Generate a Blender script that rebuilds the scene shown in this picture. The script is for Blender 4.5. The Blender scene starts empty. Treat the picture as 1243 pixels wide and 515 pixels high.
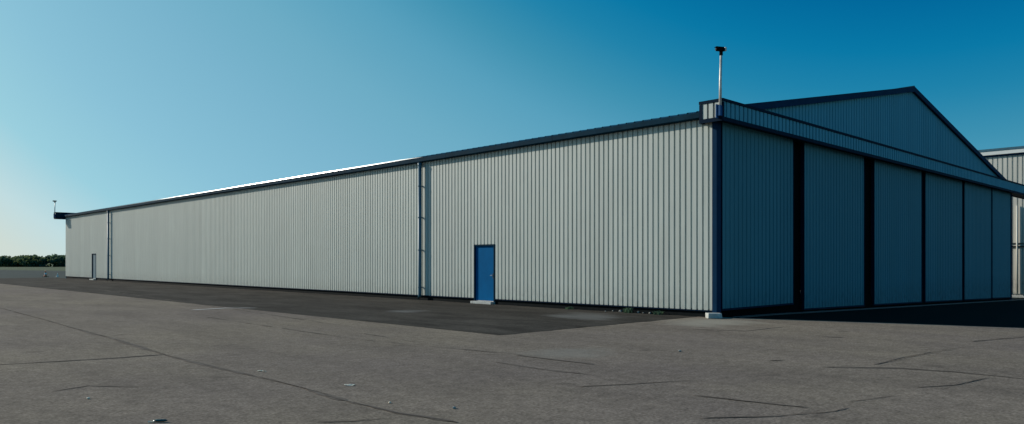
import bpy, bmesh, math, random
from mathutils import Vector, Matrix
random.seed(7)
S = bpy.context.scene
C = S.collection
PI = math.pi

# ------------------------------------------------------------------ frame
# World origin = near corner of the hangar at ground level, +X along its front, +Y along its long side.
TH = math.atan2(886, 914)
ct, st = math.cos(TH), math.sin(TH)
CX, CZ = 6.03, 22.3                      # corner seen from the camera: right, forward
CAMH = 1.68
CAMX = -(CX*ct + CZ*st)
CAMY = -(-CX*st + CZ*ct)
def cam2w(x, zf):                        # right / forward metres from camera -> world
    return (CAMX + x*ct + zf*st, CAMY - x*st + zf*ct)
def g(r):                                # the yard falls away gently past the near corner
    if r <= 0: return 0.0
    if r < 3: return -0.021*r*r/6
    if r < 45: return -0.021*(r-1.5)
    return -0.021*43.5
def px(u, v, h=0.0):                     # a photo pixel lying on the flat yard -> world x, y
    zf = 914*(CAMH-h)/(v-317.0)
    return cam2w((u-621.5)/914*zf, zf)

SUN_AZ = 22.0   # degrees from +Y toward -X
SUN_EL = 24.0

# ------------------------------------------------------------------ helpers
def link(o, parent=None):
    C.objects.link(o)
    if parent is not None: o.parent = parent
    return o
def tag(o, label=None, cat=None, group=None, kind=None):
    if label: o['label'] = label
    if cat: o['category'] = cat
    if group: o['group'] = group
    if kind: o['kind'] = kind
    return o
def empty(name, loc=(0,0,0)):
    o = bpy.data.objects.new(name, None); o.location = loc; o.empty_display_size = .3
    return link(o)
def obj(name, bm, mat, parent=None, loc=None, smooth=False, bevel=0.0):
    me = bpy.data.meshes.new(name)
    bm.normal_update(); bm.to_mesh(me); bm.free()
    for m in (mat if isinstance(mat, (list, tuple)) else [mat]): me.materials.append(m)
    if smooth:
        for p in me.polygons: p.use_smooth = True
    o = bpy.data.objects.new(name, me)
    if loc: o.location = loc
    link(o, parent)
    if bevel:
        b = o.modifiers.new('bevel', 'BEVEL'); b.width = bevel; b.segments = 2; b.limit_method = 'ANGLE'
    return o
def box(bm, x0, x1, y0, y1, z0, z1):
    vs = [bm.verts.new((x, y, z)) for x in (x0, x1) for y in (y0, y1) for z in (z0, z1)]
    for f in ((0,1,3,2),(4,6,7,5),(0,4,5,1),(2,3,7,6),(0,2,6,4),(1,5,7,3)):
        bm.faces.new([vs[i] for i in f])
    return vs
def tube(bm, pts, rad, n=12, caps=True):
    pts = [Vector(p) for p in pts]
    rads = rad if isinstance(rad, (list, tuple)) else [rad]*len(pts)
    rings = []
    for i, p in enumerate(pts):
        d = (pts[min(i+1, len(pts)-1)] - pts[max(i-1, 0)]).normalized()
        a = Vector((0,0,1)) if abs(d.z) < .9 else Vector((1,0,0))
        u = d.cross(a).normalized(); w = d.cross(u)
        rings.append([bm.verts.new(p + rads[i]*(math.cos(2*PI*k/n)*u + math.sin(2*PI*k/n)*w)) for k in range(n)])
    for a, b in zip(rings, rings[1:]):
        for k in range(n):
            bm.faces.new((a[k], a[(k+1)%n], b[(k+1)%n], b[k]))
    if caps:
        bm.faces.new(rings[0][::-1]); bm.faces.new(rings[-1])
def BM(): return bmesh.new()
def one_box(name, mat, parent, *a, bevel=0.0):
    bm = BM(); box(bm, *a); bmesh.ops.recalc_face_normals(bm, faces=bm.faces)
    return obj(name, bm, mat, parent, bevel=bevel)

def cladding(bm, p0, dirv, nrm, length, zb, zt, pitch=.2, depth=.045, pan=.70, start=0.0):
    """Trapezoidal steel sheet: wide outer pans, narrow recessed grooves. zb, zt: floats or functions of distance."""
    p0 = Vector(p0); d = Vector(dirv); n = Vector(nrm)
    fb = zb if callable(zb) else (lambda s: zb)
    ft = zt if callable(zt) else (lambda s: zt)
    sl = .009
    prof = []
    k = math.floor(start/pitch) - 1
    while k*pitch < start + length + pitch:
        b = k*pitch
        w = pitch*pan
        prof += [(b, 0), (b+w, 0), (b+w+sl, -depth), (b+pitch-sl, -depth)]
        k += 1
    def at(s):
        for (a, da), (c, dc) in zip(prof, prof[1:]):
            if a <= s <= c: return da + (dc-da)*(s-a)/(c-a) if c > a else da
        return 0
    end = start+length
    pts = [(start, at(start))] + [q for q in prof if start < q[0] < end] + [(end, at(end))]
    prev = None
    for s, dd in pts:
        t = s-start
        base = p0 + d*t + n*dd
        a = bm.verts.new((base.x, base.y, fb(t))); b = bm.verts.new((base.x, base.y, ft(t)))
        if prev: bm.faces.new((prev[0], a, b, prev[1]))
        prev = (a, b)

# ------------------------------------------------------------------ materials
def mat_new(name):
    m = bpy.data.materials.new(name); m.use_nodes = True
    nt = m.node_tree; b = nt.nodes['Principled BSDF']
    return m, nt, b
def nd(nt, t, **kw):
    n = nt.nodes.new(t)
    for k, v in kw.items():
        if k in n.inputs: n.inputs[k].default_value = v
        else: setattr(n, k, v)
    return n
def mix(nt, fac, a, b, blend='MIX'):
    m = nt.nodes.new('ShaderNodeMix'); m.data_type = 'RGBA'; m.blend_type = blend
    for sock, v in ((m.inputs[0], fac), (m.inputs[6], a), (m.inputs[7], b)):
        if hasattr(v, 'is_linked') or hasattr(v, 'links'): nt.links.new(v, sock)
        elif isinstance(v, (int, float)): sock.default_value = v
        else: sock.default_value = (*v[:3], 1)
    return m.outputs[2]
def ramp(nt, src, a, b, ca=0.0, cb=1.0):
    m = nt.nodes.new('ShaderNodeMapRange'); nt.links.new(src, m.inputs[0])
    m.inputs[1].default_value = a; m.inputs[2].default_value = b
    m.inputs[3].default_value = ca; m.inputs[4].default_value = cb
    return m.outputs[0]
def coords(nt, scale=(1,1,1), rot=(0,0,0), world=True):
    if world:
        gsrc = nt.nodes.new('ShaderNodeNewGeometry').outputs['Position']
    else:
        gsrc = nt.nodes.new('ShaderNodeTexCoord').outputs['Object']
    mp = nt.nodes.new('ShaderNodeMapping'); nt.links.new(gsrc, mp.inputs[0])
    mp.inputs['Scale'].default_value = scale; mp.inputs['Rotation'].default_value = rot
    return mp.outputs[0]
def noise(nt, vec, scale, detail=4, rough=.55):
    n = nt.nodes.new('ShaderNodeTexNoise'); nt.links.new(vec, n.inputs['Vector'])
    n.inputs['Scale'].default_value = scale; n.inputs['Detail'].default_value = detail; n.inputs['Roughness'].default_value = rough
    return n.outputs['Fac']
def bump(nt, b, h, strength, dist):
    bp = nt.nodes.new('ShaderNodeBump'); bp.inputs['Strength'].default_value = strength; bp.inputs['Distance'].default_value = dist
    nt.links.new(h, bp.inputs['Height']); nt.links.new(bp.outputs[0], b.inputs['Normal'])

def m_sheet(name, col, var=.08, rough=.5, spec=.4, streak=.2, axis='y', dirt=(.2,.19,.16), dirt_z=.9):
    """Painted steel sheet: each metre-wide sheet a slightly different tone, rain streaks, splash dirt at the foot."""
    m, nt, b = mat_new(name)
    pos = nt.nodes.new('ShaderNodeNewGeometry').outputs['Position']
    sep = nt.nodes.new('ShaderNodeSeparateXYZ'); nt.links.new(pos, sep.inputs[0])
    ax = sep.outputs['Y' if axis == 'y' else 'X']
    fl = nt.nodes.new('ShaderNodeMath'); fl.operation = 'FLOOR'; nt.links.new(ax, fl.inputs[0])
    wn = nt.nodes.new('ShaderNodeTexWhiteNoise'); wn.noise_dimensions = '1D'; nt.links.new(fl.outputs[0], wn.inputs['W'])
    tone = ramp(nt, wn.outputs['Value'], 0, 1, 1-var, 1)
    st_n = noise(nt, coords(nt, (6, 6, .25)), 1.5, 5, .6)
    tone2 = ramp(nt, st_n, .3, .75, 1, 1-streak)
    mul = nt.nodes.new('ShaderNodeMath'); mul.operation = 'MULTIPLY'
    nt.links.new(tone, mul.inputs[0]); nt.links.new(tone2, mul.inputs[1])
    base = mix(nt, 1.0, col, mul.outputs[0], 'MULTIPLY')
    big = noise(nt, coords(nt, (.5, .5, .8)), 1.0, 3)
    base = mix(nt, ramp(nt, big, .4, .75, 0, .25), base, tuple(c*.8 for c in col))
    foot = ramp(nt, sep.outputs['Z'], .1, dirt_z, .5, 0)
    fn = noise(nt, coords(nt, (5, 5, 2)), 2.0, 4)
    fm = nt.nodes.new('ShaderNodeMath'); fm.operation = 'MULTIPLY'; nt.links.new(foot, fm.inputs[0]); nt.links.new(ramp(nt, fn, .35, .7), fm.inputs[1])
    cl = nt.nodes.new('ShaderNodeClamp'); nt.links.new(fm.outputs[0], cl.inputs[0])
    base = mix(nt, cl.outputs[0], base, dirt)
    nt.links.new(base, b.inputs['Base Color'])
    b.inputs['Roughness'].default_value = rough; b.inputs['Specular IOR Level'].default_value = spec
    bump(nt, b, noise(nt, coords(nt, (1, 1, .6)), 1.3, 2), .25, .03)
    return m
def m_plain(name, col, rough=.5, metal=0.0, var=.25, scale=6.0, spec=.5, bmp=0.0):
    m, nt, b = mat_new(name)
    n = noise(nt, coords(nt), scale, 5, .6)
    nt.links.new(mix(nt, ramp(nt, n, .3, .7, 0, 1), tuple(c*(1-var) for c in col), tuple(min(1, c*(1+var*.4)) for c in col)), b.inputs['Base Color'])
    b.inputs['Roughness'].default_value = rough; b.inputs['Metallic'].default_value = metal
    b.inputs['Specular IOR Level'].default_value = spec
    if bmp: bump(nt, b, n, bmp, .02)
    return m
def m_asphalt(name, col, tint, speck=.35, mott=.22, streakrot=0.0, stains=(), fine=38.0, bstr=.5):
    m, nt, b = mat_new(name)
    c = coords(nt)
    f1 = noise(nt, c, fine, 3, .7)
    f2 = noise(nt, c, fine*.22, 4, .65)
    f3 = noise(nt, coords(nt, (1, .35, 1), (0,0,streakrot)), .9, 6, .62)
    f4 = noise(nt, c, .12, 4, .6)
    base = mix(nt, ramp(nt, f4, .35, .68), col, tint)
    base = mix(nt, ramp(nt, f3, .38, .66, 0, mott*1.6), base, tuple(x*.58 for x in col))
    k1 = ramp(nt, f1, .28, .75, 1-speck, 1+speck)
    k2 = ramp(nt, f2, .3, .7, 1-speck*.45, 1+speck*.45)
    mu = nt.nodes.new('ShaderNodeMath'); mu.operation = 'MULTIPLY'; nt.links.new(k1, mu.inputs[0]); nt.links.new(k2, mu.inputs[1])
    base = mix(nt, 1.0, base, mu.outputs[0], 'MULTIPLY')
    # dark tar spots / oil drips
    vo = nt.nodes.new('ShaderNodeTexVoronoi'); vo.inputs['Scale'].default_value = .55; nt.links.new(c, vo.inputs['Vector'])
    dn = nt.nodes.new('ShaderNodeMath'); dn.operation = 'ADD'; nt.links.new(vo.outputs['Distance'], dn.inputs[0]); nt.links.new(ramp(nt, f2, 0, 1, -.12, .12), dn.inputs[1])
    base = mix(nt, ramp(nt, dn.outputs[0], .05, .14, .45, 0), base, tuple(x*.45 for x in col))
    for (sx, sy, rx, ry, sc, amt) in stains:
        mp = nt.nodes.new('ShaderNodeMapping'); mp.vector_type = 'TEXTURE'
        nt.links.new(nt.nodes.new('ShaderNodeNewGeometry').outputs['Position'], mp.inputs[0])
        mp.inputs['Location'].default_value = (sx, sy, 0); mp.inputs['Scale'].default_value = (rx, ry, 1e3)
        ln = nt.nodes.new('ShaderNodeVectorMath'); ln.operation = 'LENGTH'; nt.links.new(mp.outputs[0], ln.inputs[0])
        ad = nt.nodes.new('ShaderNodeMath'); ad.operation = 'ADD'; nt.links.new(ln.outputs['Value'], ad.inputs[0])
        nt.links.new(ramp(nt, f3, .3, .7, -.5, .5), ad.inputs[1])
        base = mix(nt, ramp(nt, ad.outputs[0], .3, 1.0, amt, 0), base, sc)
    nt.links.new(base, b.inputs['Base Color'])
    b.inputs['Roughness'].default_value = 1; b.inputs['Specular IOR Level'].default_value = .04
    bump(nt, b, f1, bstr, .006)
    return m

M = {}
WALL = (.54, .583, .53)
M['wall'] = m_sheet('pale_sheet', WALL, axis='y')
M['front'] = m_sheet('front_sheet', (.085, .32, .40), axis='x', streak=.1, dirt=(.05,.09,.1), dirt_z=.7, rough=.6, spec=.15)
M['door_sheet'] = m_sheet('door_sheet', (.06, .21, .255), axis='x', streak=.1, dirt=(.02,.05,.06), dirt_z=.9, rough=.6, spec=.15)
M['wall2'] = m_sheet('second_sheet', (.66, .64, .56), axis='y')
M['blue'] = m_plain('blue_paint', (.004, .07, .20), .6, var=.2, scale=3, spec=.12)
M['navy'] = m_plain('navy_paint', (.002, .029, .072), .7, var=.2, scale=3, spec=.05)
M['trim'] = m_plain('trim_paint', (.005, .032, .055), .7, var=.3, scale=2, spec=.03)
M['dark'] = m_plain('dark_trim_paint', (.001, .013, .032), .7, var=.2, scale=3, spec=.05)
M['doorblue'] = m_plain('door_paint', (.0, .105, .27), .7, var=.14, scale=1.6, spec=.03)
M['flash'] = m_plain('flashing', (.62, .64, .65), .36, var=.1, scale=1, metal=.85)
M['white2'] = m_plain('white_trim', (.70, .72, .68), .5, var=.1, scale=1)
M['pipe'] = m_plain('pipe_paint', (.035, .12, .17), .5, var=.25, scale=4)
M['black'] = m_plain('black_rubber', (.002, .002, .003), .9, var=.2, spec=.05)
M['plinth'] = m_plain('plinth_bitumen', (.006, .009, .010), .9, spec=.1, var=.4, scale=5, bmp=.4)
M['steel'] = m_plain('galvanised', (.62, .58, .52), .5, metal=.3, var=.35, scale=9)
M['rail'] = m_plain('rail_steel', (.05, .07, .085), .4, metal=.6, var=.3, scale=9)
M['conc'] = m_plain('concrete', (.46, .47, .44), .9, var=.3, scale=7, bmp=.5)
M['roof'] = m_plain('roof_sheet', (.25, .30, .32), .5, var=.2, scale=.8)
M['inside'] = m_plain('inside', (.05, .05, .05), .9)
M['stone'] = m_plain('stone', (.34, .32, .28), .9, var=.35, scale=30)
M['paper'] = m_plain('paper', (.95, .78, .58), .8, var=.2, scale=30)
M['crack'] = m_plain('crack_tar', (.122, .102, .084), .95, var=.4, scale=2, spec=.04)
M['seam'] = m_plain('seam_dust', (.160, .136, .113), 1, var=.25, scale=3, spec=.04)
M['paint'] = m_plain('worn_white', (.62, .60, .56), .8, var=.3, scale=5)
M['orange'] = m_plain('cone_orange', (.95, .20, .08), .5, var=.2)
M['white'] = m_plain('cone_white', (.75, .76, .74), .5, var=.15)
M['glass'] = m_plain('lens', (.01, .01, .012), .1)
M['green'] = m_plain('bottle_green', (.01, .05, .045), .2, var=.2)

p1 = px(715, 384); p2 = px(492, 378)
M['patch'] = m_asphalt('dark_asphalt', (.058, .052, .044), (.080, .072, .060), speck=.5, mott=.6, fine=26,
                       stains=((p1[0], p1[1], 1.5, 1.6, (.16, .16, .15), .6), (p2[0], p2[1], .7, .9, (.17, .17, .16), .6)))
p3 = px(868, 391); p4 = px(690, 428)
M['apron'] = m_asphalt('old_tarmac', (.196, .161, .134), (.236, .196, .143), streakrot=.6, fine=26, speck=.5, mott=.30,
                       stains=((p3[0], p3[1], 2.2, 1.3, (.30, .275, .22), .8), (p4[0], p4[1], 1.1, .8, (.22, .21, .18), .45)))
M['taxi'] = m_asphalt('taxiway', (.060, .074, .068), (.075, .088, .078), speck=.15, fine=6)
M['shade_apron'] = m_asphalt('front_shade_black', (.007, .006, .005), (.009, .008, .006), speck=.3, fine=30)  # hangar's shade put into the ground colour as near-black
def m_grass():
    m, nt, b = mat_new('grass_field')
    c = coords(nt, (1, 1, 1), (0, 0, 0))
    n1 = noise(nt, coords(nt, (.02, .25, 1), (0, 0, TH)), 1.0, 5, .6)
    n2 = noise(nt, c, 2.5, 4, .7)
    base = mix(nt, ramp(nt, n1, .35, .65), (.055, .085, .040), (.10, .115, .062))
    base = mix(nt, ramp(nt, n2, .3, .7, 0, .3), base, (.05, .08, .035))
    nt.links.new(base, b.inputs['Base Color']); b.inputs['Roughness'].default_value = .95; b.inputs['Specular IOR Level'].default_value = .1
    bump(nt, b, n2, .6, .08)
    return m
M['grass'] = m_grass()
def m_leaf():
    m, nt, b = mat_new('tree_leaves')  # foliage
    n = noise(nt, coords(nt), .10, 3, .6); n2 = noise(nt, coords(nt), .9, 2, .6)
    base = mix(nt, ramp(nt, n, .38, .62), (.06, .12, .085), (.115, .14, .06))
    base = mix(nt, ramp(nt, n2, .35, .65, 0, .5), base, (.05, .10, .085))
    nt.links.new(base, b.inputs['Base Color']); b.inputs['Roughness'].default_value = .9; b.inputs['Specular IOR Level'].default_value = .03
    out = nt.nodes['Material Output']
    tr = nt.nodes.new('ShaderNodeBsdfTranslucent'); nt.links.new(mix(nt, ramp(nt, n, .38, .62), (.08, .15, .10), (.16, .20, .06)), tr.inputs['Color'])
    ms = nt.nodes.new('ShaderNodeMixShader'); ms.inputs[0].default_value = .45
    nt.links.new(b.outputs[0], ms.inputs[1]); nt.links.new(tr.outputs[0], ms.inputs[2]); nt.links.new(ms.outputs[0], out.inputs['Surface'])
    return m
M['leaf'] = m_leaf()
M['bark'] = m_plain('bark', (.06, .045, .035), .9)

# ------------------------------------------------------------------ ground
def sheet(name, poly, off, mat, label=None, kind='structure', jag=0.0, cat=None):
    bm = BM()
    if jag:
        out = []
        for i, p in enumerate(poly):
            q = poly[(i+1) % len(poly)]
            L = math.dist(p, q); n = max(1, int(min(L, 60)/.35))
            for k in range(n):
                t = k/n*(min(L, 60)/L)
                j = jag if k else 0
                out.append((p[0]+(q[0]-p[0])*t + random.uniform(-j, j), p[1]+(q[1]-p[1])*t + random.uniform(-j, j)))
        poly = out
    bm.faces.new([bm.verts.new((x, y, 0)) for x, y in poly])
    for r in (0, .5, 1, 1.5, 2, 2.5, 3, 45):
        bmesh.ops.bisect_plane(bm, geom=bm.verts[:]+bm.edges[:]+bm.faces[:], plane_co=(r, 0, 0), plane_no=(1, 0, 0))
    for v in bm.verts: v.co.z = g(v.co.x) + off
    bmesh.ops.recalc_face_normals(bm, faces=bm.faces)
    for f in bm.faces:
        if f.normal.z < 0: f.normal_flip()
    o = obj(name, bm, mat)
    return tag(o, label, cat, None, kind)
sheet('ground', [(-4000,-4000),(4000,-4000),(4000,4000),(-4000,4000)], -.05, M['grass'])
sheet('taxiway', [cam2w(-700,-150), cam2w(500,-150), cam2w(500,166), cam2w(-700,172)], -.012, M['taxi'])
# lighter old apron everywhere outside the dark strip
sheet('tarmac_apron', [(-8.2,.6),(-8.2,78),(-60,78),(-60,-70),(90,-70),(90,.6)], 0, M['apron'])
sheet('asphalt_strip', [(-8.2,.62),(-.1,.62),(-.1,76),(-8.2,76)], .004, M['patch'], jag=.09)
# near-black sheet cut to the hangar's shadow, painting the shade before the doors darker
sheet('front_shade_sheet', [(.35,-.4),(2.9,-6.9),(4.5,-12),(60,-12),(60,.55),(.35,.55)], .004, M['shade_apron'], jag=.04)

def ribbon(bm, pts, w, off=.009, seg=.12, wob=.035):
    P = []
    for (a, b) in zip(pts, pts[1:]):
        n = max(1, int(math.dist(a, b)/seg))
        for k in range(n): P.append((a[0]+(b[0]-a[0])*k/n, a[1]+(b[1]-a[1])*k/n))
    P.append(pts[-1])
    prev = None; dx = dy = 0; ww = w
    for i, p in enumerate(P):
        dx = dx*.85 + random.uniform(-wob, wob); dy = dy*.85 + random.uniform(-wob, wob)
        ww = max(w*.15, min(w*1.5, ww + random.uniform(-.35, .35)*w))
        q = P[min(i+1, len(P)-1)]; o = P[max(i-1, 0)]
        d = Vector((q[0]-o[0], q[1]-o[1])).normalized(); n = Vector((-d.y, d.x))
        tw = ww if 0 < i < len(P)-1 else .001
        x, y = p[0]+dx, p[1]+dy
        a = bm.verts.new((x+n.x*tw/2, y+n.y*tw/2, g(x)+off)); b = bm.verts.new((x-n.x*tw/2, y-n.y*tw/2, g(x)+off))
        if prev:
            f = bm.faces.new((prev[0], prev[1], b, a))
        prev = (a, b)
cracks = [
    ([(-60,360),(0,374),(60,390),(130,410),(200,431)], .05), ([(200,431),(330,462),(420,487)], .045), ([(420,487),(480,501),(560,514)], .028),
    ([(-60,447),(0,443),(90,438),(198,431)], .04),
    ([(840,480),(900,487),(985,496)], .03), ([(850,508),(940,506),(1015,500),(1030,495)], .022), ([(1030,488),(1090,481)], .018),
    ([(1000,446),(1085,447),(1160,452),(1260,462)], .04), ([(1060,443),(1100,434),(1160,423),(1185,421)], .03),
    ([(1180,415),(1230,410),(1290,404)], .035), ([(1110,471),(1160,468),(1200,459)], .02),
    ([(600,440),(650,448),(720,456)], .026), ([(840,400),(905,402),(950,397)], .02), ([(995,409),(1025,410)], .03), ([(930,438),(952,438)], .03),
    ([(380,513),(420,512),(470,508)], .014),
    ([(700,470),(780,466),(850,462)], .016), ([(60,476),(110,468),(170,470)], .014),
]
def broken(bm, pts, w):                          # a crack that comes and goes
    P = []
    for (a, b) in zip(pts, pts[1:]):
        n = max(1, int(math.dist(a, b)/.5))
        P += [(a[0]+(b[0]-a[0])*k/n, a[1]+(b[1]-a[1])*k/n) for k in range(n)]
    P.append(pts[-1])
    i = 0
    while i < len(P)-1:
        n = random.randint(2, 9); q = P[i:i+n+1]
        j = random.uniform(-.02, .02)
        if len(q) > 1: ribbon(bm, [(x+j, y-j) for x, y in q], w*random.uniform(.5, 1.15), seg=.09, wob=.010)
        i += n + (1 if random.random() < .35 else 0)
bm = BM()
for pts, w in cracks: broken(bm, [px(*p) for p in pts], w*.7)
tag(obj('tarmac_cracks', bm, M['crack']), kind='structure')
bm = BM()
for pts, w in cracks: ribbon(bm, [px(*p) for p in pts], w*2.0, seg=.15, wob=.02, off=.005)
seams = [([(250,385),(430,412),(600,428),(760,447)], .05), ([(440,405),(560,424),(700,436)], .04), ([(120,352),(300,378),(420,396)], .06)]
for pts, w in seams:
    broken(bm, [px(*p) for p in pts], w)
tag(obj('tarmac_seams', bm, M['seam']), kind='structure')
bm = BM()
ribbon(bm, [px(232,376.8), px(258,375.4), px(274,374.4), px(313,374.3)], .17, seg=.1, wob=.008, off=.012)
tag(obj('faded_marking', bm, M['paint']), kind='structure')

# ------------------------------------------------------------------ hangar
W, L, PK = 34.0, 71.2, 16.7
EZ, RZ = 6.17, 9.46
CB = .21                                        # foot of the side cladding
hg = empty('hangar')
tag(hg, 'long pale ribbed steel hangar with shaded sliding doors and gable, filling the middle', 'hangar')
def zr(x): return EZ + (RZ-EZ)*(x/PK if x < PK else (W-x)/(W-PK))

D1 = (9.63, 10.84); D2 = (61.3, 62.5); DT = 2.33
bm = BM()
segs = [(0, D1[0], CB), (D1[0], D1[1], DT), (D1[1], D2[0], CB), (D2[0], D2[1], DT), (D2[1], L, CB)]
for a, b_, zb in segs:
    cladding(bm, (0, b_, 0), (0,-1,0), (-1,0,0), b_-a, zb, EZ-.06, start=L-b_)
side = obj('side_wall', bm, M['wall'], hg)
bm = BM(); cladding(bm, (W, 0, 0), (0,1,0), (1,0,0), L, -.5, EZ-.06)
obj('side_wall', bm, M['wall'], hg)
# foot strip in dark bitumen, interrupted by the doors
bm = BM()
for a, b_ in ((.0, D1[0]), (D1[1], D2[0]), (D2[1], L)): box(bm, .04, .30, a, b_, -.1, CB+.03)
bmesh.ops.recalc_face_normals(bm, faces=bm.faces)
obj('plinth', bm, M['plinth'], hg)
# drip flashing under the sheets
bm = BM()
for a, b_ in ((.0, D1[0]), (D1[1], D2[0]), (D2[1], L)): box(bm, -.025, .038, a, b_, CB-.035, CB-.004)
bmesh.ops.recalc_face_normals(bm, faces=bm.faces)
obj('drip_edge', bm, M['dark'], hg)
# roof: two ribbed slopes with thickness
for x0, x1 in ((-.10, PK), (W+.10, PK)):
    bm = BM()
    y = -.05; prof = []
    while y < L+.05:
        prof += [(y, 0), (y+.25, 0), (y+.275, .035), (y+.305, .035)]; y += .33
    prev = None
    za = EZ - .02; zb = RZ
    for yy, h in prof:
        a = bm.verts.new((x0, yy, za+h)); b_ = bm.verts.new((x1, yy, zb+h))
        if prev: bm.faces.new((prev[0], prev[1], b_, a))
        prev = (a, b_)
    obj('roof', bm, M['roof'], hg)
bm = BM(); tube(bm, [(PK, -.1, RZ+.02), (PK, L+.1, RZ+.02)], .09, 8)
obj('ridge_cap', bm, M['trim'], hg)

# gables: ribbed front one (over the canopy) and rear wall
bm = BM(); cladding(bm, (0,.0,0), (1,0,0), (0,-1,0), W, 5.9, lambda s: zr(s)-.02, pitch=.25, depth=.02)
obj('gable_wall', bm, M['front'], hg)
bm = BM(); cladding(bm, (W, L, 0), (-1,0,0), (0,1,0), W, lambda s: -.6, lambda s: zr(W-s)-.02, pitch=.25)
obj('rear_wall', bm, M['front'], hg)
def rake(y0, y1, name='barge_board'):
    for xa, xb in ((-.12, PK), (PK, W+.12)):
        bm = BM()
        za = zr(max(xa, 0)) - (.02 if xa < 0 else 0); zb = zr(min(xb, W))
        for (x, z) in ((xa, za), (xb, zb)): pass
        vs = []
        for x, z in ((xa, za), (xb, zb)):
            for yy in (y0, y1):
                for dz in (-.17, .06): vs.append(bm.verts.new((x, yy, z+dz)))
        for f in ((0,1,3,2),(4,6,7,5),(0,4,5,1),(2,3,7,6),(0,2,6,4),(1,5,7,3)): bm.faces.new([vs[i] for i in f])
        bmesh.ops.recalc_face_normals(bm, faces=bm.faces)
        obj(name, bm, M['navy'], hg)
rake(-.12, -.012); rake(L+.03, L+.14)

# eaves gutter with pale strip tapered to the sun glint
gut = BM()
def gutter(bm, y0, y1, sgn=-1, xb=0.0):
    pr = [(0.02, 5.93), (.19, 5.94), (.205, 5.96), (.205, 6.10), (.18, 6.125), (0.02, 6.13)]
    dz = random.uniform(-.006, .006); pr = [(x, z+dz) for x, z in pr]
    a = [bm.verts.new((xb+sgn*x, y0, z)) for x, z in pr]; b_ = [bm.verts.new((xb+sgn*x, y1, z)) for x, z in pr]
    for k in range(len(pr)): bm.faces.new((a[k], a[(k+1)%6], b_[(k+1)%6], b_[k]))
    bm.faces.new(a[::-1]); bm.faces.new(b_)
y = .42
while y < L+.1:                                  # lengths of gutter butted with small laps
    y2 = min(y+5.98, L+.1); gutter(gut, y, y2); y = y2+.012
bmesh.ops.recalc_face_normals(gut, faces=gut.faces)
obj('gutter', gut, M['trim'], hg)
bm = BM(); gutter(bm, .42, L+.1, 1, W); bmesh.ops.recalc_face_normals(bm, faces=bm.faces); obj('gutter', bm, M['trim'], hg)
bm = BM()
# canted strip: bottom edge on the gutter lip, top leaning back; height tapered to shape the sun glint
pr = [(-.205, 6.128), (-.178, 6.200), (-.02, 6.222)]
rows = []
for yy, k in ((13.9, .05), (15.6, .62), (24, .8), (34, .62), (46, .3), (58, .12), (68, .05)):
    rows.append([bm.verts.new((x, yy, 6.128+(z-6.128)*k)) for x, z in pr])
for p_, q_ in zip(rows, rows[1:]):
    for k in (0, 1): bm.faces.new((p_[k], p_[k+1], q_[k+1], q_[k]))
obj('eaves_glint_strip', bm, M['flash'], hg)

# downpipes, stood off the wall, with brackets and shoe
for yp in (14.2, 57.3):
    bm = BM(); tube(bm, [(-.155, yp, 5.90), (-.155, yp, .28), (-.165, yp, .16), (-.24, yp, .07)], .078, 14)
    dp = obj('downpipe', bm, M['pipe'], hg, smooth=True)
    bm = BM(); tube(bm, [(-.155, yp, 5.89), (-.155, yp, 5.70)], [.10, .07], 14); obj('hopper', bm, M['pipe'], dp, smooth=True)
    for z in (.55, 2.15, 3.55, 4.9):
        bm = BM(); tube(bm, [(-.155, yp, z-.025), (-.155, yp, z+.025)], .089, 14); box(bm, -.155, 0, yp-.035, yp+.035, z-.02, z+.02)
        bmesh.ops.recalc_face_normals(bm, faces=bm.faces)
        obj('bracket', bm, M['pipe'], dp)

# personnel doors, recessed
for i, (a, b_) in enumerate((D1, D2)):
    bm = BM()
    box(bm, .045, .095, a+.05, b_-.05, .12, DT-.05); bmesh.ops.recalc_face_normals(bm, faces=bm.faces)
    dr = obj('side_door', bm, (M['doorblue'] if i == 0 else M['pipe']), hg)
    dr['label'] = 'bright blue flush steel door in the near part of the long wall' if i == 0 else 'dull grey blue door near the far end of the long wall'
    bm = BM()
    box(bm, -.02, .15, a, a+.05, .10, DT-.05); box(bm, -.02, .15, b_-.05, b_, .10, DT-.05); box(bm, -.022, .152, a, b_, DT-.05, DT+.004)
    bmesh.ops.recalc_face_normals(bm, faces=bm.faces); obj('door_frame', bm, M['trim'], dr)
    bm = BM(); tube(bm, [(.045, a+.14, 1.12), (.005, a+.14, 1.12), (.005, a+.25, 1.12)], .010, 8); box(bm, .038, .046, a+.12, a+.16, 1.0, 1.2)
    bmesh.ops.recalc_face_normals(bm, faces=bm.faces); obj('door_handle', bm, M['rail'], dr)
    bm = BM(); box(bm, .03, .16, a+.07, b_-.07, .10, .12); bmesh.ops.recalc_face_normals(bm, faces=bm.faces); obj('door_sill', bm, M['steel'], dr)

# corner posts
one_box('corner_post', M['navy'], hg, -.045, .20, -.06, -.005, .10, 5.82)
one_box('corner_post', M['navy'], hg, -.045, -.005, -.005, .09, .10, 5.86)
one_box('corner_post', M['navy'], hg, W-.08, W+.05, -.06, .06, -.66, 5.82)

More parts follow.
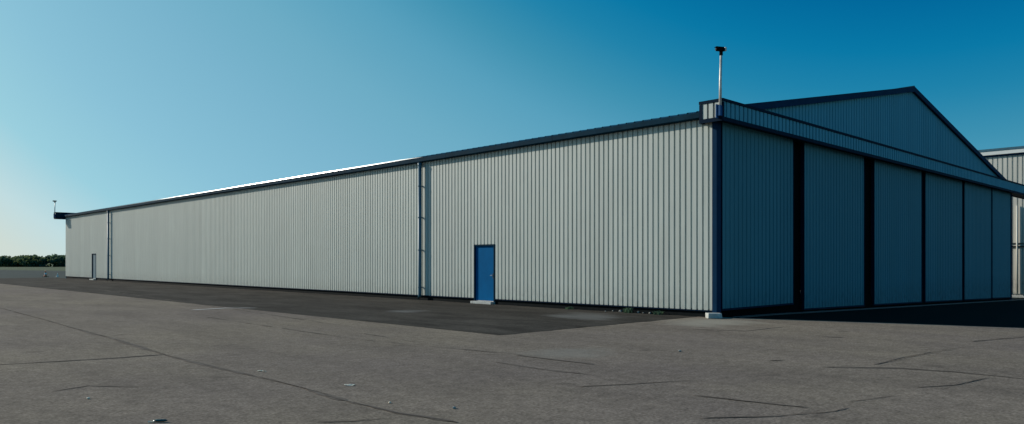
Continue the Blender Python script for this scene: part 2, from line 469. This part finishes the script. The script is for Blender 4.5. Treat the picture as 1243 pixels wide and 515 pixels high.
# six big sliding doors, stepped a little forward one after another
doors = [(.32, 4.98, -.02, .19, .19), (5.80, 11.15, -.02, -.04, -.13), (12.20, 17.95, -.02, -.14, -.25),
         (18.42, 24.15, -.02, -.26, -.38), (24.50, 29.60, -.02, -.38, -.49), (29.82, 33.90, -.02, -.48, -.57)]
lb = ['ribbed sliding door leaf beside the near corner post', 'second sliding door leaf from the near corner', 'third sliding door leaf from the near corner',
      'fourth sliding door leaf from the near corner', 'fifth sliding door leaf from the near corner', 'narrow last sliding door leaf at the far corner']
for (a, b_, y, z0, z1), t in zip(doors, lb):
    bm = BM()
    zf = lambda s, z0=z0, z1=z1, a=a, b_=b_: z0 + (z1-z0)*s/(b_-a)
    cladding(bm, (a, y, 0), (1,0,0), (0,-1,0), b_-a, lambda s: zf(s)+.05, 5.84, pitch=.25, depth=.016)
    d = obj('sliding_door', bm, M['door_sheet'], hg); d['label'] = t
    bm = BM()
    box(bm, a-.018, a+.018, y-.012, y+.12, z0, 5.84); box(bm, b_-.018, b_+.018, y-.012, y+.12, z1, 5.84)
    vs = box(bm, a+.018, b_-.018, y-.010, y+.12, 0, .06)
    for v in vs: v.co.z += zf(v.co.x - a)
    bmesh.ops.recalc_face_normals(bm, faces=bm.faces)
    obj('door_edge', bm, M['dark'], d)
# dark returns between the leaves, set back
for a, b_ in ((5.01, 5.77), (11.17, 12.18), (17.97, 18.40), (24.18, 24.475), (29.625, 29.795)):
    one_box('door_return', M['black'], hg, a, b_, .10, .14, g(a)-.05, 5.84)
bm = BM()
n = 24
for k in range(n):
    a = .3 + (W-.3)*k/n; b_ = .3 + (W-.3)*(k+1)/n
    vs = [bm.verts.new(p) for p in ((a,.06,g(a)-.05),(b_,.06,g(b_)-.05),(b_,.06,g(b_)+.45),(a,.06,g(a)+.45))]
    bm.faces.new(vs)
obj('threshold', bm, M['black'], hg)
# ground track for the doors
bm = BM(); ya, yb = -.62, -.52
for k in range(30):
    a = .3 + 39.7*k/30; b_ = .3 + 39.7*(k+1)/30
    for y0 in (-.62, -.40):
        q = [(a,y0,g(a)+.010),(b_,y0,g(b_)+.010),(b_,y0+.05,g(b_)+.010),(a,y0+.05,g(a)+.010)]
        t = [bm.verts.new((x,y,z+.02)) for x,y,z in q]; bm.faces.new(t)
        lo = [bm.verts.new((x,y,z)) for x,y,z in q[:2]]; bm.faces.new((lo[0], lo[1], t[1], t[0]))
obj('door_track', bm, M['rail'], hg)
# interior floor and back darkness
one_box('interior_floor', M['inside'], hg, .3, W-.3, .3, L-.3, -.9, -.75)

# canopy boxes that house the door tracks
def canopy(x0, x1, y0, y1, face_y, nrm_y, lab):
    bm = BM()
    zb, zt = 5.80, 6.40
    box(bm, x0+.03, x1-.03, min(y0,y1)+.04, max(y0,y1)-.04, zb+.03, zt-.02)
    bmesh.ops.recalc_face_normals(bm, faces=bm.faces)
    c = obj('door_canopy', bm, M['trim'], hg); c['label'] = lab
    bm = BM()
    if nrm_y < 0: cladding(bm, (x0, face_y, 0), (1,0,0), (0,-1,0), x1-x0, zb+.08, zt-.06, pitch=.25)
    else: cladding(bm, (x1, face_y, 0), (-1,0,0), (0,1,0), x1-x0, zb+.08, zt-.06, pitch=.25)
    obj('fascia_sheet', bm, M['front'], c)
    bm = BM(); lo, hi = min(y0,y1), max(y0,y1)
    cladding(bm, (x0, hi, 0), (0,-1,0), (-1,0,0), hi-lo, zb+.08, zt-.06, pitch=.2, start=.1)
    obj('end_sheet', bm, M['wall'], c)
    bm = BM()
    for z0, z1, e in ((zb-.03, zb+.085, .014), (zt-.065, zt+.02, .02)):
        # frame of four trims butted round the box
        box(bm, x0-e, x1+e, lo-e, lo+.035, z0, z1); box(bm, x0-e, x1+e, hi-.035, hi+e, z0, z1)
        box(bm, x0-e, x0+.035, lo+.035, hi-.035, z0, z1); box(bm, x1-.035, x1+e, lo+.035, hi-.035, z0, z1)
    box(bm, x0-.012, x0+.03, hi-.10, hi+.012, zb+.09, zt-.08)
    box(bm, x0-.012, x0+.08, lo-.012, lo+.03, zb+.09, zt-.08)
    bmesh.ops.recalc_face_normals(bm, faces=bm.faces)
    obj('canopy_trim', bm, M['dark'], c)
    return c
canopy(-.22, 40.6, -.36, .40, -.36, -1, 'long ribbed canopy above the sliding doors')
canopy(-.80, 40.6, L+.12, L+.85, L+.85, 1, 'dark canopy end jutting out at the far end')
# outrigger frame carrying the canopy past the right corner
bm = BM()
for yy in (-.25, .25):
    tube(bm, [(40.2, yy, g(40)-.1), (40.2, yy, 5.8)], .07, 10)
obj('outrigger_post', bm, M['navy'], hg)

# ------------------------------------------------------------------ masts with camera heads
def mast(x, y, zb, zt, lab, lean, col):
    t = empty('camera_mast', (x, y, zb)); tag(t, lab, 'camera mast', 'camera masts on the hangar canopy ends')
    h = zt-zb
    bm = BM(); tube(bm, [(0,0,0), (lean*.3,0,h*.5), (lean,0,h-.12)], [.042,.040,.036], 12); obj('pole', bm, M['steel'], t, smooth=True)
    bm = BM(); box(bm, -.07,.07,-.05,.09,-.08,.22); box(bm, -.09,.09,.06,.10,-.14,.26); bmesh.ops.recalc_face_normals(bm, faces=bm.faces)
    obj('bracket', bm, M['blue'], t, bevel=.006)
    bm = BM(); tube(bm, [(lean,0,h-.13), (lean,0,h-.02)], .05, 12); b_ = None
    obj('swivel_joint', bm, M['black'], t)
    hd = BM(); box(hd, -.055,.055,-.08,.17,-.045,.055); bmesh.ops.recalc_face_normals(hd, faces=hd.faces)
    ho = obj('camera_housing', hd, M['black'], t, loc=(lean, -.02, h+.03), bevel=.01)
    ho.rotation_euler = (0, 0, math.radians(62))
    hb = BM(); box(hb, -.065,.065,-.05,.21,.058,.068); bmesh.ops.recalc_face_normals(hb, faces=hb.faces); obj('sun_hood', hb, M['black'], ho)
    hb = BM(); tube(hb, [(0,.17,0),(0,.20,0)], .036, 14); obj('lens', hb, M['glass'], ho)
    hb = BM(); box(hb, -.045,.045,-.14,-.085,-.03,.07); bmesh.ops.recalc_face_normals(hb, faces=hb.faces); obj('junction_box', hb, M['steel'], ho)
    return t
mast(-.27, -.31, 5.98, 7.80, 'thin pale pole with dark camera head at the near corner of the hangar', .05, None)
mast(-.86, L+.30, 6.0, 7.45, 'tiny distant pole with camera head at the far end of the hangar', .02, None)

# ------------------------------------------------------------------ second hangar
h2 = empty('second_hangar', (42, 0, g(42)))
tag(h2, 'sunlit cream ribbed hangar partly hidden behind the right end of the big one', 'hangar')
H0 = 42.0; Z2 = 9.50 - g(42)
bm = BM(); cladding(bm, (0, 70, 0), (0,-1,0), (-1,0,0), 71, .24, Z2-.25, pitch=.3, depth=.05)
obj('side_wall', bm, M['wall2'], h2)
bm = BM(); cladding(bm, (0, -1, 0), (1,0,0), (0,-1,0), 36, 0, lambda s: Z2-.2 + (1.8*s/18 if s < 18 else 1.8*(36-s)/18), pitch=.3)
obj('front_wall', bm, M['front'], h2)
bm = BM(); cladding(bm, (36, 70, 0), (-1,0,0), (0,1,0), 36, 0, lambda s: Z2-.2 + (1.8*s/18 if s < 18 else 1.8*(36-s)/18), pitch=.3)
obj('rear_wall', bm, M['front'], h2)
bm = BM(); cladding(bm, (36, -1, 0), (0,1,0), (1,0,0), 71, 0, Z2-.25, pitch=.3)
obj('side_wall', bm, M['wall2'], h2)
one_box('plinth', M['conc'], h2, .06, .2, -1, 70, -.1, .26)
one_box('eaves_trim', M['white2'], h2, -.22, -.02, -1.2, 70.2, Z2-.30, Z2-.02, bevel=.01)
one_box('eaves_shadow_strip', M['navy'], h2, -.12, -.015, -1.2, 70.2, Z2-.42, Z2-.305)
one_box('gutter', M['pipe'], h2, -.26, 0, -1.2, 70.2, Z2-.015, Z2+.14)
for x0, x1 in ((-.2, 18), (36.2, 18)):
    bm = BM()
    q = [(x0,-1.2,Z2-.02),(x1,-1.2,Z2+1.8),(x1,70.2,Z2+1.8),(x0,70.2,Z2-.02)]
    a = [bm.verts.new(p) for p in q]; b_ = [bm.verts.new((x,y,z-.12)) for x,y,z in q]
    bm.faces.new(a); bm.faces.new(b_[::-1])
    for k in range(4): bm.faces.new((a[k], b_[k], b_[(k+1)%4], a[(k+1)%4]))
    bmesh.ops.recalc_face_normals(bm, faces=bm.faces)
    obj('roof', bm, M['roof'], h2)
bm = BM(); box(bm, -.10, -.04, -1, 70, 3.50, 3.58); box(bm, -.08, -.04, -1, 70, 3.74, 3.79); bmesh.ops.recalc_face_normals(bm, faces=bm.faces)
obj('wall_rail', bm, M['plinth'], h2)
bm = BM(); tube(bm, [(-.12, 1.35, 6.4), (-.12, 1.35, .3)], .055, 10); obj('conduit', bm, M['wall2'], h2, smooth=True)
bm = BM(); box(bm, -.45, -.05, .35, .75, Z2-1.25, Z2-1.05); bmesh.ops.recalc_face_normals(bm, faces=bm.faces); obj('wall_lamp', bm, M['black'], h2, bevel=.02)

# ------------------------------------------------------------------ small things
t = BM(); box(t, -.205,.205,-.15,.15,0,.155)
for v in t.verts: v.co += Vector((random.uniform(-.012,.012), random.uniform(-.012,.012), random.uniform(-.008,.008)))
bmesh.ops.recalc_face_normals(t, faces=t.faces)
p = px(866.5, 386.5)
o = obj('concrete_block', t, M['conc'], loc=(p[0], p[1], 0), bevel=.015); o.rotation_euler = (0,0,-TH+.05)
tag(o, 'pale concrete block on the ground at the foot of the near corner post', 'concrete block')
for i, (a, b_) in enumerate((D1, D2)):
    bm = BM(); box(bm, -.22, .02, a-.02, b_-.02, -.02, .095); bmesh.ops.recalc_face_normals(bm, faces=bm.faces)
    o = obj('door_step', bm, M['conc'], bevel=.012)
    tag(o, ('low concrete step below the near bright blue door' if i == 0 else 'small concrete step below the far grey blue door by the end'), 'step', 'concrete door steps')
def cone(u, v, h, body, base, lab, band):
    x, y = px(u, v)
    t = empty('traffic_cone', (x, y, -.012)); tag(t, lab, 'traffic cone')
    r = h*.23
    bm = BM(); tube(bm, [(0,0,.05),(0,0,h*.35)], [r, r*.68], 18, False); tube(bm, [(0,0,h*.35),(0,0,h*.62)], [r*.68, r*.44], 18, False); tube(bm, [(0,0,h*.62),(0,0,h)], [r*.44, r*.14], 18); obj('cone_body', bm, body, t, smooth=True)
    bm = BM(); tube(bm, [(0,0,h*.37),(0,0,h*.6)], [r*.69, r*.48], 18, False); obj('reflective_band', bm, band, t, smooth=True)
    bm = BM(); box(bm, -r*1.45, r*1.45, -r*1.45, r*1.45, 0, .05); bmesh.ops.recalc_face_normals(bm, faces=bm.faces); obj('cone_base', bm, base, t, bevel=.01)
cone(55.3, 336.2, .75, M['orange'], M['black'], 'orange traffic cone with dark base standing out beyond the far end of the hangar', M['white'])
cone(69.8, 336.2, .42, M['white'], M['conc'], 'small white cone beside the far corner of the hangar', M['white'])

def stone_bm(s, sq=.6):
    bm = BM(); bmesh.ops.create_icosphere(bm, subdivisions=2, radius=s)
    for v in bm.verts: v.co = Vector((v.co.x*random.uniform(.8,1.25), v.co.y*random.uniform(.7,1.1), max(-.0, v.co.z*sq+s*.3)))
    return bm
peb = [(107, 484.5, .020, 'pale pebble alone on the tarmac at lower left'), (473, 489.5, .016, 'tiny pale pebble on the tarmac left of the lower middle'),
       (551, 496.2, .024, 'pebble with a dark shadow on the tarmac at lower middle'), (825, 427, .03, 'dark small stone on the open tarmac left of the near corner')]
for u, v, s, lab in peb:
    x, y = px(u, v); tag(obj('pebble', stone_bm(s), M['paper'] if u < 500 else M['stone'], loc=(x, y, .004)), lab, 'pebble', 'loose pebbles on the tarmac')
def scrap(u, v, w, lab, mat, rz=0.0):
    x, y = px(u, v); bm = BM(); n = 5
    gr = [[bm.verts.new(((i/n-.5)*w + random.uniform(-.006,.006), (j/n-.5)*w*.5 + random.uniform(-.006,.006), .006+random.uniform(0,.012))) for j in range(n+1)] for i in range(n+1)]
    for i in range(n):
        for j in range(n): bm.faces.new((gr[i][j], gr[i+1][j], gr[i+1][j+1], gr[i][j+1]))
    o = obj('paper_scrap', bm, mat, loc=(x, y, 0)); o.rotation_euler = (0,0,rz-TH)
    so = o.modifiers.new('s', 'SOLIDIFY'); so.thickness = .003
    tag(o, lab, 'litter', 'scraps of litter on the tarmac')
scrap(316, 450.8, .08, 'left pale scrap of a close pair on the tarmac beside the long crack', M['paper'])
scrap(321, 451.6, .05, 'right smaller scrap of a close pair on the tarmac beside the long crack', M['paper'], .5)
scrap(424, 468.2, .13, 'crumpled white scrap of paper lying right of the long crack', M['paper'], .1)
scrap(184, 513.2, .06, 'tiny pale scrap at the bottom edge next to the dark green litter', M['paper'], .2)
x, y = px(194, 512.6); bm = BM(); tube(bm, [(-.075,0,.02),(-.03,0,.022),(.05,0,.022),(.075,0,.018)], [.012,.022,.022,.008], 10)
for v in bm.verts: v.co.z *= .6
o = obj('crushed_bottle', bm, M['green'], loc=(x, y, .004), smooth=True); o.rotation_euler = (0,0,-TH+.15)
tag(o, 'flattened dark green bottle lying at the bottom left edge of the tarmac', 'bottle')
# rubble and weeds at the foot of the long wall near the corner
rl = [(753,379,.06),(760,378.6,.045),(768,379.5,.035),(775,380,.055),(781,380.5,.03),(789,381,.045),(812,381.5,.035),(826,382,.04),(735,378.5,.03),(744,378.2,.035)]
for k, (u, v, s) in enumerate(rl):
    x, y = px(u, v)
    tag(obj('rubble_stone', stone_bm(s, .8), M['stone'], loc=(x, y, .004)), 'small loose stone lying along the foot of the long wall near its near corner', 'stone', 'rubble stones at the foot of the long wall')
def weed(x, y, n, h):
    bm = BM()
    for k in range(n):
        a = random.uniform(0, 2*PI); l = h*random.uniform(.5, 1); w = .006+.01*random.random(); bx, by = random.uniform(-.12,.12), random.uniform(-.12,.12)
        dx, dy = math.cos(a), math.sin(a)
        p = [Vector((bx, by, 0)), Vector((bx+dx*l*.25, by+dy*l*.25, l*.7)), Vector((bx+dx*l*.7, by+dy*l*.7, l*.85))]
        s = Vector((-dy, dx, 0))*w
        a0, a1 = bm.verts.new(p[0]-s), bm.verts.new(p[0]+s); b0, b1 = bm.verts.new(p[1]-s*1.5), bm.verts.new(p[1]+s*1.5); c = bm.verts.new(p[2])
        bm.faces.new((a0,a1,b1,b0)); bm.faces.new((b0,b1,c))
    o = obj('weed_tuft', bm, M['leaf'], loc=(x, y, .004))
    return o
for k, (yy, hh, lab) in enumerate(((1.9,.16,'low weed tuft against the long wall nearest the near corner'), (3.1,.22,'tallest weed tuft at the wall foot among the rubble stones'), (5.6,.12,'small weed tuft at the wall foot between rubble and blue door'))):
    tag(weed(-.18, yy, 40, hh), lab, 'weed', 'weeds at the foot of the wall')

# ------------------------------------------------------------------ far woodland and its edge
bm = BM()
rnd = random.Random(3)
X = -420.0
while X < 260:
    zf = 345 + rnd.uniform(-8, 14)
    h = rnd.uniform(5.2, 5.9) + .5*math.sin(X*.06) ; wd = rnd.uniform(5.0, 8.5)
    lumps = [(rnd.uniform(-.5,.5)*wd, rnd.uniform(-.4,.4)*wd, rnd.uniform(.08,.80)*h, rnd.uniform(.2,.38)*wd) for _ in range(11)]
    cx, cy = cam2w(X, zf); z0 = g(cx)-.05
    for lx, ly, lz, lr in lumps:
        for _ in range(46):
            d = Vector((rnd.gauss(0,1), rnd.gauss(0,1), rnd.gauss(0,1))).normalized()*lr*rnd.uniform(.75,1.08)
            d.z *= .6
            c = Vector((cx+lx, cy+ly, z0+max(.2, lz+d.z))) + Vector((d.x, d.y, 0))
            s = rnd.uniform(.35,.7)
            u = Vector((rnd.gauss(0,1), rnd.gauss(0,1), rnd.gauss(0,1))).normalized(); w = u.orthogonal().normalized()
            bm.faces.new([bm.verts.new(c+q) for q in (u*s, w*s, -u*s, -w*s)])
    X += wd*rnd.uniform(.28,.42)
tag(obj('woodland', bm, M['leaf']), 'low dark green wood along the horizon beyond the airfield grass', 'woodland', None, 'stuff')
# ------------------------------------------------------------------ camera
cd = bpy.data.cameras.new('camera'); cam = bpy.data.objects.new('camera', cd); link(cam)
cam.location = (CAMX, CAMY, CAMH)
cam.rotation_euler = (PI/2, 0, -math.atan2(st, ct))
cd.sensor_width = 36; cd.lens = 36*914/1243
cd.shift_y = 59.5/1243
cd.clip_end = 9000; cd.clip_start = .05
S.camera = cam

# ------------------------------------------------------------------ light
w = bpy.data.worlds.new('World'); S.world = w; w.use_nodes = True
nt = w.node_tree; bg = nt.nodes['Background']
sky = nt.nodes.new('ShaderNodeTexSky'); sky.sky_type = 'NISHITA'; sky.sun_disc = False
sky.sun_elevation = math.radians(SUN_EL); sky.sun_rotation = math.radians(-SUN_AZ)
sky.altitude = 0; sky.air_density = 1.0; sky.dust_density = .7; sky.ozone_density = 2.0
# look up a little higher than true, so the orange band at the horizon stays out of this clear midday air
tc = nt.nodes.new('ShaderNodeTexCoord'); mp = nt.nodes.new('ShaderNodeMapping')
mp.inputs['Scale'].default_value = (1, 1, .6); mp.inputs['Location'].default_value = (0, 0, .12)
nt.links.new(tc.outputs['Generated'], mp.inputs[0])
nm = nt.nodes.new('ShaderNodeVectorMath'); nm.operation = 'NORMALIZE'
nt.links.new(mp.outputs[0], nm.inputs[0]); nt.links.new(nm.outputs[0], sky.inputs[0])
bw = nt.nodes.new('ShaderNodeRGBToBW'); nt.links.new(sky.outputs[0], bw.inputs[0])
TMAX = 14.0
mr = nt.nodes.new('ShaderNodeMath'); mr.operation = 'DIVIDE'; mr.inputs[1].default_value = TMAX; nt.links.new(bw.outputs[0], mr.inputs[0])
cr = nt.nodes.new('ShaderNodeValToRGB'); nt.links.new(mr.outputs[0], cr.inputs[0])
def lin(c): return ((c/255+.055)/1.055)**2.4 if c > 10 else c/255/12.92
stops = [(2.2,(0,100,153)),(2.45,(8,120,166)),(2.65,(32,131,171)),(2.9,(62,145,177)),(3.2,(88,160,189)),(3.7,(109,172,197)),
         (4.3,(122,180,205)),(5.3,(138,193,215)),(6.3,(155,207,222)),(7.2,(193,220,224)),(7.9,(206,219,212)),(13.5,(245,240,225))]
els = cr.color_ramp.elements
while len(els) < len(stops): els.new(.5)
for e, (t_, c_) in zip(els, stops):
    e.position = t_/TMAX
for e, (t_, c_) in zip(els, stops):
    e.color = (*[lin(v) for v in c_], 1)
sc = nt.nodes.new('ShaderNodeVectorMath'); sc.operation = 'SCALE'; sc.inputs['Scale'].default_value = 10.0
nt.links.new(cr.outputs[0], sc.inputs[0]); nt.links.new(sc.outputs[0], bg.inputs['Color'])
bg.inputs['Strength'].default_value = .1
sd = bpy.data.lights.new('sun', 'SUN'); sd.energy = 4.2; sd.angle = math.radians(.5); sd.color = (1, .93, .83)
so = bpy.data.objects.new('sun', sd); link(so); so.location = (-20, 60, 40)
az, el = math.radians(SUN_AZ), math.radians(SUN_EL)
d = Vector((-math.sin(az)*math.cos(el), math.cos(az)*math.cos(el), math.sin(el)))
so.rotation_euler = d.to_track_quat('Z', 'Y').to_euler()
vs_ = S.view_settings; vs_.view_transform = 'Standard'; vs_.look = 'None'; vs_.gamma = 1; vs_.exposure = 0; vs_.use_curve_mapping = False
S.render.resolution_x = 1024; S.render.resolution_y = 424
